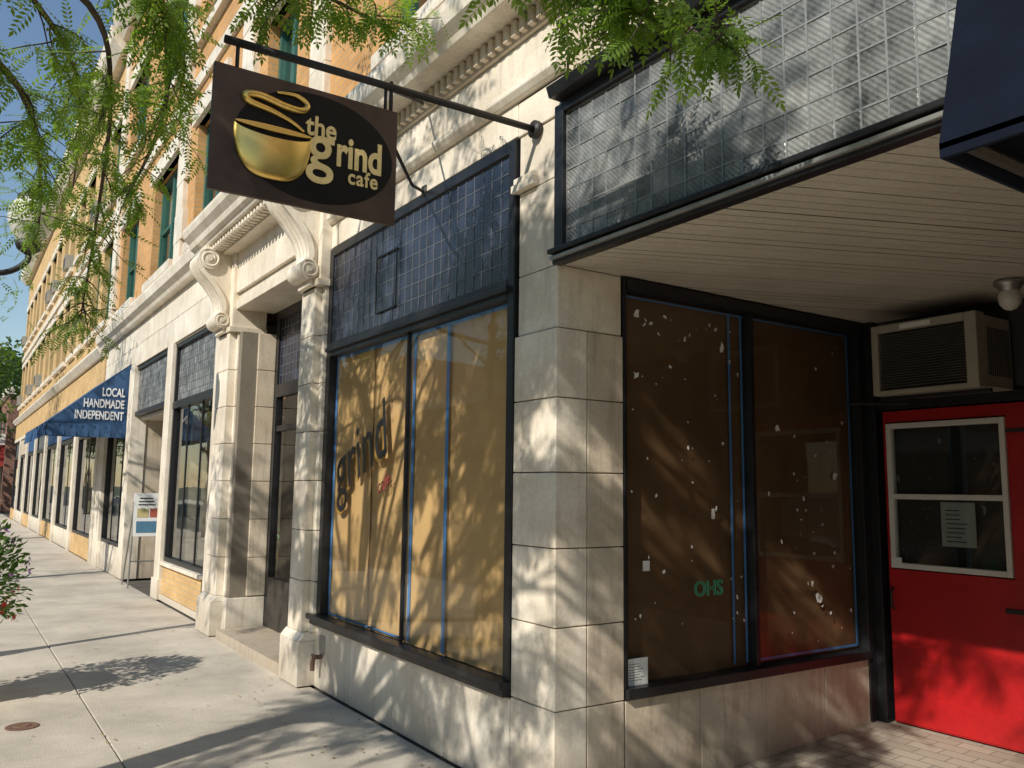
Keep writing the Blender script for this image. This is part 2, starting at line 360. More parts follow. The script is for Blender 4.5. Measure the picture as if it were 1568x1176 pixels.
w.extr([(.1,4.333),(-.20,4.333),(-.22,4.37),(-.28,4.42),(-.30,4.5),(-.30,4.56),(.1,4.60)],-6.75,-3.30,STONE2)
blocks(w,'x',-3.40,4.0,3.80,4.55,.02,.3,6,2,STONEG); w.box(-3.41,4,.04,.3,3.7,4.6,MORTAR)
w.extr([(.1,4.553),(-.12,4.553),(-.16,4.62),(.1,4.66)],-3.29,4.0,STONEG)
w.obj('stonework',B,bevel=.005)
u=MB(); gl=MB()
wall_open(u,-6.95,4,4.61,9.2,.02,.35,[(-5.75,-4.35),(-2.6,-1.2),(.5,1.9)],[(5.0,6.9)],BRICKO)
for a,b in [(-5.75,-4.35),(-2.6,-1.2),(.5,1.9)]:
    green_window(u,gl,a,b,5.0,6.9,.14); u.box(a-.12,b+.12,-.06,.13,4.88,4.997,STONE2); u.box(a-.1,b+.1,-.02,.1,6.9,7.15,STONE2)
for z in np.arange(4.62,9.1,.42):
    u.box(-7.35,-6.95,-.04,.3,z,z+.414,STONE)
    u.box(-3.95,-3.5,-.03,.3,z,z+.414,STONE)
u.box(-7.5,4,-.2,.4,9.2,9.6,STONE2); u.box(-7.4,4,.35,12,4.6,9.2,BRICKO); u.box(-7.4,4,4,12,0,4.6,BRICKO)
u.obj('upper_storey',B,bevel=.004)
f=MB()
f.box(-6.74,-3.865,-.05,.12,.495,.555,BLACK); f.box(-6.76,-3.862,-.075,.02,.535,.575,BLACK)
f.box(-6.70,-6.62,-.01,.12,.576,3.62,BLACK); f.box(-3.93,-3.865,-.01,.12,.576,3.62,BLACK)
f.box(-6.62,-3.93,-.015,.12,2.68,2.80,BLACK); f.box(-6.66,-3.90,-.04,.0,2.72,2.755,BLACK)
f.box(-6.62,-3.93,-.01,.12,3.55,3.62,BLACK)
f.box(-5.240,-5.226,.015,.045,.576,2.68,BLACK)
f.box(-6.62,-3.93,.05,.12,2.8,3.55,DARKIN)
X=-3.49
f.box(X-.1,X+.022,.465,.488,.5,2.785,BLACK); f.box(X-.1,X+.03,2.62,2.745,.1,2.785,BLACK)
f.box(X-.1,X+.03,.488,2.62,2.72,2.785,BLACK); f.box(X-.1,X+.05,.465,2.62,.505,.56,BLACK); f.box(X-.1,X+.012,1.52,1.555,.56,2.72,BLACK)
f.box(-3.46,3.9,-.04,.02,2.775,2.85,BLACK); f.box(-3.46,3.9,-.06,.0,2.795,2.815,METAL); f.box(-3.46,3.9,-.075,-.04,2.825,2.85,BLACK)
f.box(-3.46,-3.385,-.03,.05,2.85,3.65,BLACK); f.box(-3.385,3.9,-.03,.05,3.60,3.66,BLACK); f.extr([(.02,3.663),(-.10,3.663),(-.12,3.72),(.02,3.79)],-3.42,3.9,BLACK)
f.box(-3.46,3.9,.06,.2,2.8,3.7,BLACK)
f.obj('window_frames',B,bevel=.004)
t=MB(); tiles(t,-6.62,-3.93,2.80,3.55,.01,26,7,TILE_D,LEADD)
t.obj('prism_glass_transom',B)
t=MB(); tiles(t,-3.385,3.9,2.85,3.60,.0,68,7,TILE_L,LEAD,.02,.008); t.obj('prism_glass_band',B)
v=MB()
for a,b,c,d in [(-5.75,-5.40,2.90,3.33)]:
    v.box(a,b,-.008,-.0,c,c+.01,BLACK); v.box(a,b,-.008,-.0,d,d+.01,BLACK); v.box(a,a+.01,-.008,0,c,d,BLACK); v.box(b-.01,b,-.008,0,c,d,BLACK)
v.obj('transom_vent',B)
def sheet(axis,a0,a1,z0,z1,d,m,amp=.006,nu=14,nv=22):
    q=MB(); k=q.mi(m); ph=random.uniform(0,9)
    for j in range(nv+1):
        for i in range(nu+1):
            a=a0+(a1-a0)*i/nu; z=z0+(z1-z0)*j/nv
            o=amp*(math.sin(a*9+ph+z*2)*.5+math.sin(z*5+ph*2+a*3)*.5+random.uniform(-.2,.2))
            q.v.append((a,d+abs(o),z) if axis=='x' else (d-abs(o),a,z))
    for j in range(nv):
        for i in range(nu):
            b=j*(nu+1)+i; q.f.append([b,b+1,b+nu+2,b+nu+1]); q.m.append(k)
    return q
xs_=[-6.62,-5.9,-5.26,-4.72,-3.93]
for i in range(4): sheet('x',xs_[i]-.02,xs_[i+1]+.02,.56,2.70,.066+.010*(i%2),KRAFT).obj('kraft_paper',B,smooth=True)
ys_=[.49,1.35,1.6,2.64]
for i in range(3): sheet('y',ys_[i]-.02,ys_[i+1]+.02,.55,2.73,X-.055-.008*(i%2),KRAFT_SHADED).obj('kraft_paper',B,smooth=True)
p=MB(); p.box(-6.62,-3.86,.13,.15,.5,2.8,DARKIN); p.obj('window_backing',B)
tp=MB()
for x in (-6.60,-5.275,-5.195,-4.72,-3.955): tp.box(x-.018,x+.018,.058,.061,.58,2.68,TAPE)
tp.box(-6.6,-3.95,.055,.057,2.655,2.68,TAPE); tp.box(-6.6,-5.3,.055,.057,.58,.592,TAPE)
for y in (1.39,1.5,1.60,2.60): tp.box(X-.047,X-.045,y-.009,y+.009,.58,2.70,TAPE)
tp.box(X-.044,X-.042,.53,2.6,2.695,2.706,TAPE); tp.box(X-.044,X-.042,1.6,2.6,.58,.595,TAPE)
tp.obj('painters_tape',B)
sp=MB()
rr=random.Random(3)
for i in range(95):
    y=rr.choice([rr.uniform(.55,1.45),rr.uniform(1.65,2.55)]); z=rr.uniform(.62,2.6) if i>14 else rr.uniform(2.42,2.62); s_=rr.uniform(.003,.0115)
    if i%13==0: s_=.02
    if i<15: y=.6+i*.055+rr.uniform(-.02,.02)
    pts=[]; a0=rr.uniform(0,6)
    for q in range(7):
        a=a0+q*.8976; rd=s_*rr.uniform(.25,1.7); pts.append((X-.018,y+rd*math.cos(a),z+rd*1.2*math.sin(a)))
    sp.poly(pts,PAPER)
sp.box(X-.0155,X-.0145,.63,.68,1.16,1.215,PAPER)
sp.obj('paper_scraps',B)
nt_=MB(); nt_.box(X-.016,X-.014,.50,.66,.56,.70,PAPER)
for i in range(7): nt_.box(X-.0138,X-.0135,.52,.52+rr.uniform(.05,.12),.585+i*.014,.588+i*.014,ACD)
nt_.obj('notice_paper',B)
gl.paney(-6.62,-5.241,.03,.576,2.68,GLASS); gl.paney(-5.225,-3.93,.03,.576,2.68,GLASS)
gl.panex(X-.027,.488,1.52,.56,2.72,GLASS); gl.panex(X-.027,1.555,2.62,.56,2.72,GLASS)
gl.obj('glazing',B)
text('OHS',(X-.02,1.03,1.0),.12,GREENM,B,rot=(math.pi/2,0,math.pi/2),ext=.0003,name='marker_graffiti',outline=True,bevel=.002)
th=math.radians(20)
text('grind',(-6.45,.025,1.50),.60,OCHRE,B,rot=(math.pi/2,-th,0),shear=.25,off=.006,ext=.001,name='window_lettering',sx=.80)
text('grind',(-6.42,.020,1.52),.60,BLACK,B,rot=(math.pi/2,-th,0),shear=.25,off=.0,ext=.001,name='window_lettering_shadow',sx=.80)
text('cafe',(-5.66,.022,1.55),.14,REDAWN,B,rot=(math.pi/2,-th,0),shear=.25,ext=.001,name='window_lettering_small')
c=MB()
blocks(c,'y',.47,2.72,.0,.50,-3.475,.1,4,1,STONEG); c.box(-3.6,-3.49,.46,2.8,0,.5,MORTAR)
c.obj('recess_bulkhead',B,bevel=.004)
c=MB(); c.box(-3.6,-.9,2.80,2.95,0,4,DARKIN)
c.box(-3.48,-3.40,2.70,2.80,.0,2.79,BLACK); c.box(-3.40,-.95,2.72,2.80,2.17,2.24,BLACK); c.box(-3.40,-.95,2.765,2.8,2.24,2.79,ACD)
c.box(-2.40,-2.30,2.70,2.80,0,2.17,BLACK); c.box(-2.3,-.95,2.74,2.8,0,.55,STONEG); c.box(-2.3,-.95,2.76,2.8,.55,2.17,KRAFT_SHADED)
c.box(-.95,-.85,.3,2.8,0,.5,STONEG); c.box(-.93,-.87,.3,2.8,.5,2.79,KRAFT_SHADED); c.box(-.97,-.85,.3,.36,.5,2.79,BLACK)
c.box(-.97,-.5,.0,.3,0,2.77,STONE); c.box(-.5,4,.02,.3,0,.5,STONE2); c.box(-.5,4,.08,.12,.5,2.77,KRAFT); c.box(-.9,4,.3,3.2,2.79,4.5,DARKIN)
c.obj('recess_walls',B,bevel=.003)
ce=MB(); ce.box(-3.6,-.85,.02,2.82,2.80,2.83,CEILG)
M=Matrix.Rotation(math.radians(67),3,'Z')
cx,cy=-2.2,1.4
bm=bmesh.new()
for i in range(-34,35):
    y0=i*.075; verts=[]; dz=random.uniform(-.0008,.0008); t_=random.uniform(-.001,.001)
    for (a,b_,e_) in ((-3.2,y0+.002,0),(3.2,y0+.002,0),(3.2,y0+.073,t_),(-3.2,y0+.073,t_)):
        q=M@Vector((a,b_,0)); verts.append(bm.verts.new((cx+q.x,cy+q.y,2.795+dz+e_)))
    bm.faces.new(verts)
for co,no in (((-3.46,0,0),(-1,0,0)),((-.86,0,0),(1,0,0)),((0,.03,0),(0,-1,0)),((0,2.79,0),(0,1,0))):
    bmesh.ops.bisect_plane(bm,geom=bm.verts[:]+bm.edges[:]+bm.faces[:],plane_co=co,plane_no=no,clear_outer=True)
me=bpy.data.meshes.new('ceiling_boards'); bm.to_mesh(me); me.materials.append(CEILM); o=bpy.data.objects.new('ceiling_boards',me); COL.objects.link(o); o.parent=B
ce.obj('ceiling_backing',B)
rf=MB(); rf.extr([(0.0,-.05),(0.0,.004),(1.0,.01),(2.8,.10),(2.8,-.05)],-3.47,-.95,PAVER); rf.obj('recess_floor',B)

# red door
D=empty('red_door')
d=MB(); Y=2.74
d.box(-3.37,-2.42,Y,Y+.04,.11,1.10,RED); d.box(-3.37,-2.42,Y,Y+.04,2.085,2.16,RED); d.box(-3.37,-3.34,Y,Y+.04,1.1,2.085,RED); d.box(-2.56,-2.42,Y,Y+.04,1.1,2.085,RED)
d.box(-3.36,-2.43,Y-.006,Y,.12,.30,RED)
d.obj('leaf',D,bevel=.003)
d=MB(); a,b,c0,c1=-3.34,-2.56,1.11,2.075
d.box(a,a+.035,Y-.02,Y+.03,c0,c1,WHITE); d.box(b-.035,b,Y-.02,Y+.03,c0,c1,WHITE); d.box(a+.035,b-.035,Y-.02,Y+.03,c1-.035,c1,WHITE); d.box(a+.035,b-.035,Y-.02,Y+.03,c0,c0+.035,WHITE); d.box(a+.035,b-.035,Y-.015,Y+.03,1.565,1.6,WHITE)
d.obj('window_frame',D,bevel=.004)
d=MB(); d.paney(a+.03,b-.03,Y+.007,c0+.03,c1-.03,GLASSD); d.obj('window_glass',D)
d=MB(); d.box(-3.0,-2.78,Y+.015,Y+.017,1.27,1.55,PAPER)
for i in range(8): d.box(-2.97,-2.97+random.uniform(.08,.16),Y+.0135,Y+.0145,1.30+i*.028,1.306+i*.028,ACD)
d.box(a+.005,a+.08,Y-.024,Y-.021,c0+.005,c0+.07,PAPER); d.obj('notice',D)
d=MB(); d.box(-3.4,-2.4,Y+.05,Y+.055,1.0,2.1,ACD)
d.box(-2.62,-2.42,Y-.012,Y-.001,.90,.925,IRON); d.box(-2.62,-2.42,Y-.012,Y-.001,1.98,2.0,IRON)
d.tube([(-3.33,Y-.02,.98),(-3.33,Y-.05,.96),(-3.33,Y-.05,.86),(-3.33,Y-.02,.84)],.008,IRON); d.obj('ironmongery',D)
# AC
A=empty('air_conditioner')
d=MB(); ax0,ax1,ay,az0,az1=-3.15,-2.48,2.30,2.22,2.67
d.box(ax0,ax0+.045,ay,ay+.1,az0,az1,ACW); d.box(ax1-.07,ax1,ay,ay+.1,az0,az1,ACW); d.box(ax0+.045,ax1-.07,ay,ay+.1,az1-.05,az1,ACW); d.box(ax0+.045,ax1-.07,ay,ay+.1,az0,az0+.03,ACW)
d.box(ax0+.01,ax1-.01,ay+.1,2.72,az0+.01,az1-.01,ACW)
d.obj('housing',A,bevel=.006)
d=MB(); d.box(ax0+.04,ax1-.06,ay+.05,ay+.06,az0+.02,az1-.04,ACD)
z=az0+.045
while z<az1-.06:
    d.extr([(ay+.045,z),(ay+.012,z+.006),(ay+.014,z+.009),(ay+.047,z+.003)],ax0+.045,ax1-.07,ACG); z+=.0165
for i in range(12):
    d.box(ax1-.0095,ax1-.007,ay+.14+i*.022,ay+.15+i*.022,az0+.08,az1-.08,ACD)
d.box(-2.95,-2.75,ay-.003,ay+.0,az1-.042,az1-.012,PAPER)
d.obj('grille',A)
d=MB(); d.tube([(ax0+.05,ay+.1,az0),(ax0+.05,2.74,az0-.0)],.012,IRON); d.tube([(-3.42,2.4,2.2),(-3.0,2.45,2.17)],.01,IRON); d.box(ax0,ax1+.02,ay+.08,ay+.11,az0-.025,az0-.003,BLACK); d.obj('support',A)
d=MB(); d.lathe((-2.26,2.25,2.79),[(.0,0),(.075,0),(.08,-.02),(.06,-.035),(.05,-.06)],METAL); d.lathe((-2.26,2.25,2.73),[(.05,0),(.06,-.03),(.055,-.07),(.03,-.1),(0,-.11)],GLOBE); d.obj('ceiling_lamp',smooth=True)
d=MB(); d.box(-6.6,-6.5,-.012,.0,.28,.42,METAL); d.tube([(-6.55,-.01,.26),(-6.55,-.07,.26),(-6.55,-.08,.22),(-6.55,-.08,.16)],.02,RUST,8); d.tube([(-6.59,-.07,.27),(-6.51,-.07,.27)],.012,RUST); d.obj('wall_hydrant',bevel=.002)

# ---------------------------------------------------------------- HANGING SIGN
S=empty('hanging_cafe_sign'); SX=-3.66
d=MB(); d.box(SX-.012,SX+.012,-1.76,-.865,2.88,3.465,SIGNB); d.obj('panel',S,bevel=.003)
def disc(cy,cz,ry,rz,x0,x1,m,n=64):
    q=MB(); q.extr([(cy+ry*math.cos(2*math.pi*i/n),cz+rz*math.sin(2*math.pi*i/n)) for i in range(n)],x0,x1,m); return q
disc(-1.275,3.175,.385,.262,SX+.010,SX+.0145,SIGNK).obj('oval',S)
q=MB(); k_=q.mi(GOLD); nu,nv=44,12; cy,cz,R=-1.485,3.215,.18
rows=[]
for j in range(nv+1):
    ph=(math.pi/2)*j/nv; row=[]
    for i in range(nu+1):
        t=math.pi+math.pi*i/nu; rr_=math.cos(ph); cc,ss=math.cos(t),math.sin(t)
        px_=math.copysign(abs(cc)**.68,cc); py_=-abs(ss)**.85
        row.append(len(q.v)); q.v.append((SX+.0150+.03*math.sin(ph),cy+R*rr_*px_,cz+.235*rr_*py_-.05*math.sin(ph)))
    rows.append(row)
for j in range(nv):
    for i in range(nu):
        q.f.append([rows[j][i],rows[j][i+1],rows[j+1][i+1],rows[j+1][i]]); q.m.append(k_)
q.obj('cup_relief',S,smooth=True)
disc(cy,cz-.002,R*.985,.014,SX+.0147,SX+.030,GOLD,48).obj('cup_rim',S,bevel=.002)
q=MB()
def cr(c,n=8):
    out=[]
    for i in range(len(c)-1):
        p0=c[max(i-1,0)];p1=c[i];p2=c[i+1];p3=c[min(i+2,len(c)-1)]
        for k in range(n):
            t=k/n
            out.append(tuple(.5*((2*p1[a])+(-p0[a]+p2[a])*t+(2*p0[a]-5*p1[a]+4*p2[a]-p3[a])*t*t+(-p0[a]+3*p1[a]-3*p2[a]+p3[a])*t**3) for a in range(len(p1))))
    out.append(tuple(c[-1])); return out
steam=[(-1.345,3.235),(-1.41,3.27),(-1.50,3.297),(-1.60,3.315),(-1.62,3.345),(-1.55,3.355),(-1.44,3.335),(-1.36,3.335),(-1.335,3.37),(-1.39,3.40),(-1.48,3.392)]
st_=cr(steam); n_=len(st_)
q.tube([(SX+.022,a,b) for a,b in st_],[.006+.012*math.sin(math.pi*i/n_) for i in range(n_)],GOLD,8); q.obj('steam_swirl',S,smooth=True)
TR=(math.pi/2,0,math.pi/2)
text('the',(SX+.016,-1.335,3.235),.135,GOLDT,S,TR,off=.003,name='lettering_the',sx=.85)
text('g',(SX+.019,-1.325,3.085),.33,GOLDT,S,TR,off=.0035,ext=.003,name='lettering_g',sx=.92)
text('rind',(SX+.016,-1.185,3.118),.215,GOLDT,S,TR,off=.006,name='lettering_rind',sx=.69)
text('cafe',(SX+.016,-1.12,3.04),.105,GOLDT,S,TR,off=.002,name='lettering_cafe',spacing=1.1,sx=.85)
d=MB()
d.tube([(SX,-.02,3.60),(SX,-1.72,3.585)],.019,IRON,10); d.tube([(SX,.0,3.60),(SX,-.03,3.60)],.05,IRON,12)
for y in (-.93,-1.66): d.tube([(SX,y,3.59),(SX,y,3.46)],.009,IRON,6); 
d.tube([(SX,-.9,3.46),(SX,-.9,3.62)],.011,IRON,6)
d.tube([(-3.68,-.87,3.30),(-4.5,-.35,3.46),(-5.0,-.02,3.64)],.011,IRON,6); d.box(-5.03,-4.97,-.012,.0,3.6,3.68,IRON)
d.tube([(-3.66,-1.3,3.6),(-4.4,-.6,3.98),(-4.95,-.06,4.25)],.009,IRON,6)
d.obj('bracket',S,smooth=True)

# ---------------------------------------------------------------- PORTAL + BRICK BUILDING
P2=empty('brick_commercial_building')
w=MB()
zz=[.42,.83,1.24,1.65,2.06,2.47,2.88,3.3]
for i in range(len(zz)-1):
    a,b=zz[i]+.003,zz[i+1]-.003
    w.box(-9.88,-9.42,-.10,.3,a,b,STONE); w.box(-9.415,-9.36,-.02,.3,a,b,STONE)
    w.box(-9.36,-9.30,.08,.32,a,b,STONEG); w.box(-9.30,-9.24,.18,.38,a,b,STONEG)
    w.box(PL-.06,PL-.003,.1,.38,a,b,STONEG)
w.box(-9.94,-9.38,-.16,.3,.01,.36,STONE2); w.extr([(-.16,.362),(-.10,.42),(.3,.42),(.3,.362)],-9.94,-9.38,STONE2)
w.box(-9.38,-9.24,-.03,.38,.01,.41,STONE2); w.box(-9.87,-9.26,.0,.38,.4,3.3,MORTAR)
w.box(-9.92,-9.34,-.12,.3,3.3,3.36,STONE); w.box(-9.88,-9.38,-.09,.3,3.363,4.3,STONE)
w.box(-10.06,-9.89,-.03,.3,.02,4.3,STONE2)
w.box(-9.38,PL-.002,-.05,.38,3.56,3.66,STONE); w.box(-9.38,PL-.002,-.02,.38,3.663,3.74,STONE2); w.box(-9.38,PL-.002,-.06,.38,3.743,4.28,STONE)
w.extr([(.1,4.283),(-.36,4.283),(-.38,4.32),(-.42,4.34),(-.44,4.40),(-.50,4.46),(-.52,4.52),(-.52,4.56),(.1,4.62)],-10.12,-6.55,STONE2)
w.box(-10.0,-6.65,-.2,.1,4.2,4.28,STONE)
x=-10.05
while x<-6.6: w.box(x,x+.05,-.33,-.2,4.22,4.28,STONE); x+=.1
w.box(-10.30,-10.065,-.02,.3,.05,3.6,STONE2)
blocks(w,'x',-12.58,-10.32,.02,.10,-.02,.3,3,1,STONE2); w.box(-12.58,-10.31,.0,.3,.103,.50,BRICKT); w.box(-12.6,-10.31,-.06,.2,.503,.55,STONE2)
w.box(-12.94,-12.60,-.04,.3,.02,3.62,STONE2)
w.box(-12.98,-12.58,-.06,.3,.02,.3,STONE2)
w.box(-15.9,-15.52,-.04,2.2,.02,3.62,STONEG); w.box(-15.92,-15.5,-.05,.2,.02,3.6,STONE2)
w.box(-15.52,-12.94,2.0,2.2,0,2.76,DARKIN); w.box(-15.52,-12.94,.1,2.2,2.70,2.76,CEILM)
blocks(w,'x',-19.0,-10.07,3.625,4.36,-.02,.3,7,2,STONE2,stag=True)
w.box(-19,-10.08,.0,.3,3.6,4.4,MORTAR)
w.extr([(.1,4.363),(-.12,4.363),(-.15,4.42),(-.22,4.47),(-.25,4.58),(-.25,4.62),(.1,4.68)],-19.1,-10.125,STONE2)
w.obj('stonework',P2,bevel=.006)
def corbel(x0,x1,parent):
    q=MB()
    cl=cr([(-.40,4.20),(-.46,4.10),(-.42,3.99),(-.30,3.86),(-.20,3.72),(-.16,3.58),(-.19,3.47)],8)
    prof=[(-.09,4.28),(-.38,4.28)]+[(y,z) for y,z in cl]+[(-.14,3.44),(-.09,3.5)]
    q.extr(prof,x0+.03,x1-.03,STONE)
    for xa,xb in ((x0,x0+.05),(x1-.05,x1)):
        pr=[(y-.022,z-.01) for y,z in cl]; inn=[(y+.03,z+.01) for y,z in cl][::-1]
        q.extr(pr+inn,xa,xb,STONE2)
    for (cy_,cz_,rad) in ((-.345,4.12,.12),(-.175,3.44,.085)):
        n=28
        q.extr([(cy_+rad*math.cos(2*math.pi*i/n),cz_+rad*math.sin(2*math.pi*i/n)) for i in range(n)],x0-.012,x1+.012,STONE2)
        q.extr([(cy_+rad*.3*math.cos(2*math.pi*i/n),cz_+rad*.3*math.sin(2*math.pi*i/n)) for i in range(n)],x0-.03,x1+.03,STONE2)
        for xx in (x0-.012,x1+.012):
            sp_=[(xx,cy_+rad*(.93-.6*i/40)*math.cos(-i*.27+2.2),cz_+rad*(.93-.6*i/40)*math.sin(-i*.27+2.2)) for i in range(41)]
            q.tube(sp_,.012,STONE,6)
    for xx in np.linspace(x0+.08,x1-.08,3):
        q.tube([(xx,y-.012,z-.006) for y,z in cl[6:-4]],.024,STONE2,6)
    q.box(x0+.02,x1-.02,-.16,-.09,3.30,3.44,STONE)
    q.obj('scroll_bracket',parent,bevel=.004)
corbel(-7.07,-6.75,P2); corbel(-9.82,-9.48,P2)
q=MB(); gl=MB(); y=.38; dr=PL-.05
q.box(-9.26,dr,y,y+.08,3.46,3.56,BLACK); q.box(-9.26,-9.16,y,y+.08,.1,3.46,BLACK); q.box(dr-.1,dr,y,y+.08,.1,3.46,BLACK); q.box(-9.16,dr-.1,y,y+.08,2.58,2.72,BLACK); q.box(-8.30,-8.22,y,y+.08,.1,2.58,BLACK)
q.box(-9.16,dr-.1,y+.01,y+.08,2.2,2.26,BLACK); q.box(-9.16,dr-.1,y,y+.08,.1,.62,KICK); q.box(-9.23,PL-.065,-.12,.6,-.01,.1,STONEG)
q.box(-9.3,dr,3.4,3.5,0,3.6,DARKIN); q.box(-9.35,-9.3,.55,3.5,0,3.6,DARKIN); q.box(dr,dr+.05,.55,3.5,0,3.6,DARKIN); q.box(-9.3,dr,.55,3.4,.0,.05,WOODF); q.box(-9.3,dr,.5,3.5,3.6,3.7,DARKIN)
for i in range(30):
    xx=random.uniform(-9.2,-7.4); zz_=random.choice([.75,1.1,1.45,1.8]); q.box(xx,xx+random.uniform(.06,.16),1.1,1.2,zz_,zz_+random.uniform(.08,.28),random.choice(ITEM))
for zz_ in (.72,1.07,1.42,1.77): q.box(-9.25,-7.3,1.0,1.3,zz_,zz_+.02,DARKIN)
tiles(q,-9.16,dr-.1,2.72,3.46,y+.03,18,7,TILE_D,LEADD)
gl.paney(-9.16,dr-.1,y+.04,.62,2.58,GLASS)
q.obj('entrance_door',P2)
q=MB()
def storefront(q,gl,a,b,zb,zt,zm,y=.06,tile=True,nm=3):
    q.box(a,a+.06,y-.05,y+.05,zb,zm,BLACK); q.box(b-.06,b,y-.05,y+.05,zb,zm,BLACK); q.box(a+.06,b-.06,y-.05,y+.05,zb,zb+.06,BLACK)
    q.box(a,b,y-.06,y+.06,zt-.05,zt+.05,BLACK); q.box(a,b,y-.05,y+.05,zm-.05,zm,BLACK)
    for i in range(1,nm): 
        xx=a+(b-a)*i/nm; q.box(xx-.015,xx+.015,y-.01,y+.03,zb+.06,zt-.05,BLACK)
    if tile: tiles(q,a+.06,b-.06,zt+.05,zm-.05,y,int((b-a)/.11),7,TILE_L,LEADD)
    gl.paney(a+.06,b-.06,y,zb+.06,zt-.05,GLASSD)
    q.box(a,b,2.6,2.65,0,zm,DARKIN); q.box(a,b,y+.05,2.6,zb-.02,zb,WOODF); q.box(a,b,y+.1,2.6,zm,zm+.05,DARKIN)
    n=int((b-a)*9)
    for i in range(n):
        xx=random.uniform(a+.1,b-.3); yy=random.uniform(.3,1.9); h=random.uniform(.1,.8)
        if i%4==0:
            for k in range(9):
                t=random.uniform(0,6.28); q.tube([(xx,yy,zb+.1),(xx+.08*math.cos(t),yy+.08*math.sin(t),zb+.35),(xx+.22*math.cos(t),yy+.22*math.sin(t),zb+random.uniform(.3,.6))],[.008,.022,.003],ITEM[4],4)
            q.lathe((xx,yy,zb),[(0,0),(.06,0),(.09,.15),(0,.15)],ITEM[5],10)
        else: q.lathe((xx,yy,zb),[(0,0),(random.uniform(.03,.1),0),(random.uniform(.04,.12),h*.5),(random.uniform(.02,.08),h*.8),(random.uniform(.02,.06),h),(0,h)],random.choice(ITEM),10)
    for i in range(2): q.box(a+.3+i*.9,a+.9+i*.9,1.9+i*.2,1.93+i*.2,zb+.6,zb+1.5,random.choice(ITEM))
storefront(q,gl,-12.58,-10.31,.55,2.72,3.6)
q.box(-15.5,-12.95,-.0,.1,2.765,2.83,BLACK); tiles(q,-15.48,-12.97,2.83,3.56,.04,24,7,TILE_L,LEADD); q.box(-15.5,-12.95,-.0,.1,3.56,3.62,BLACK); q.box(-15.5,-12.95,.06,.1,2.83,3.56,DARKIN)
q.box(-15.48,-12.96,1.9,1.95,.05,.5,BLACK); gl.paney(-15.48,-12.96,1.9,.5,2.6,GLASSD)
storefront(q,gl,-18.3,-15.95,.5,2.72,3.6)
w=MB(); w.box(-18.32,-15.93,-.02,.1,.0,.5,STONE2); w.box(-19.0,-18.3,-.05,.3,0,3.62,STONE2)
w.box(-19.0,-9.99,2.65,12,0,11,BRICKO)
wins=[(-8.9,-7.9),(-12.1,-10.6),(-15.1,-13.3),(-18.2,-16.5)]
wall_open(w,-19.0,-7.45,4.69,11.2,.02,.35,wins,[(5.0,6.75),(8.1,9.8)],BRICKO)
for a,b in wins:
    for c_,d_ in ((5.0,6.75),(8.1,9.8)):
        green_window(w,gl,a,b,c_,d_,.14); w.box(a-.14,b+.14,-.07,.13,c_-.14,c_-.003,STONE2); w.box(a-.16,b+.16,-.04,.1,d_,d_+.28,STONE2)
for xx in (-19.0,-12.95,-9.7):
    for i,z in enumerate(np.arange(4.70,11.0,.45)): w.box(xx-.02*(i%2),xx+.4+.1*(i%2),-.05-.004*(i%2),.3,z,z+.443,STONE2)
w.box(-19.0,-7.45,-.03,.3,7.3,7.5,STONE2)
w.extr([(.2,11.2),(-.15,11.2),(-.3,11.4),(-.4,11.6),(-.4,11.75),(.3,11.8)],-19.05,-7.3,STONE2); w.box(-19,-7.4,.3,12,11.0,11.6,BRICKO)
q.obj('storefronts',P2); w.obj('upper_storeys',P2,bevel=.004)
gl.obj('glazing',P2)

# ---------------------------------------------------------------- far row building
P3=empty('tan_brick_building'); w=MB(); gl=MB(); q=MB()
x=-19.02; i=0; wins=[]
while x>-42:
    a=x-3.8
    w.box(x-.35,x,-.06,.3,0,3.5,STONE2)
    w.box(a,x-.35,-.0,.2,0,.45,STONE2 if i%2 else BRICKT)
    storefront(q,gl,a+.02,x-.36,.45,2.7,3.45,tile=(i%3==0),nm=2)
    if i%3: q.box(a+.08,x-.42,.0,.04,2.78,3.4,random.choice([BLUEC,NAVY,STONEG]))
    wins+= [(x-1.75,x-.55),(x-3.5,x-2.3)]
    x=a; i+=1
xe=x
w.box(xe,-19.02,-.04,.3,3.5,4.25,BRICKT); 
w.extr([(.1,4.253),(-.1,4.253),(-.2,4.4),(-.2,4.45),(.1,4.5)],xe,-19.12,STONE2); w.box(xe,-19.02,-.055,.0,3.44,3.56,STONE2)
wall_open(w,xe,-19.02,4.5,11.0,.02,.35,wins,[(5.1,6.9),(7.9,9.6)],BRICKT)
for n_,(a,b) in enumerate(wins):
    for c_,d_ in ((5.1,6.9),(7.9,9.6)):
        green_window(w,gl,a,b,c_,d_,.14,ac=(random.random()<.35),n=1 if n_%2 else 2); w.box(a-.1,b+.1,-.07,.13,c_-.14,c_-.003,STONE2); w.box(a-.1,b+.1,-.03,.1,d_,d_+.22,STONE2)
w.box(xe,-19.02,-.04,.3,7.25,7.45,STONE2)
w.extr([(.2,11.0),(-.15,11.0),(-.35,11.25),(-.4,11.5),(.3,11.6)],xe-.1,-19.1,STONE2); w.box(xe,-19.02,.36,12,4.4,11.4,BRICKT); w.box(xe,-19.02,2.7,12,0,4.5,BRICKT)
w.box(xe-.02,xe+.3,.3,12,0,4.5,BRICKT)
w.obj('walls',P3,bevel=.004); q.obj('storefronts',P3); gl.obj('glazing',P3)
P4=empty('distant_shop_building'); w=MB()
w.box(-75,-54,0,12,0,6.5,BRICKR); w.box(-75.2,-53.8,-.2,.2,6.5,6.9,STONE2)
for i in range(5): w.box(-74+i*4,-71+i*4,-.04,.05,.5,2.8,ACD); w.box(-73.5+i*4,-71.8+i*4,-.04,.05,4,5.6,ACD)
w.box(-53.99,-53.95,1,4,.5,2.8,ACD)
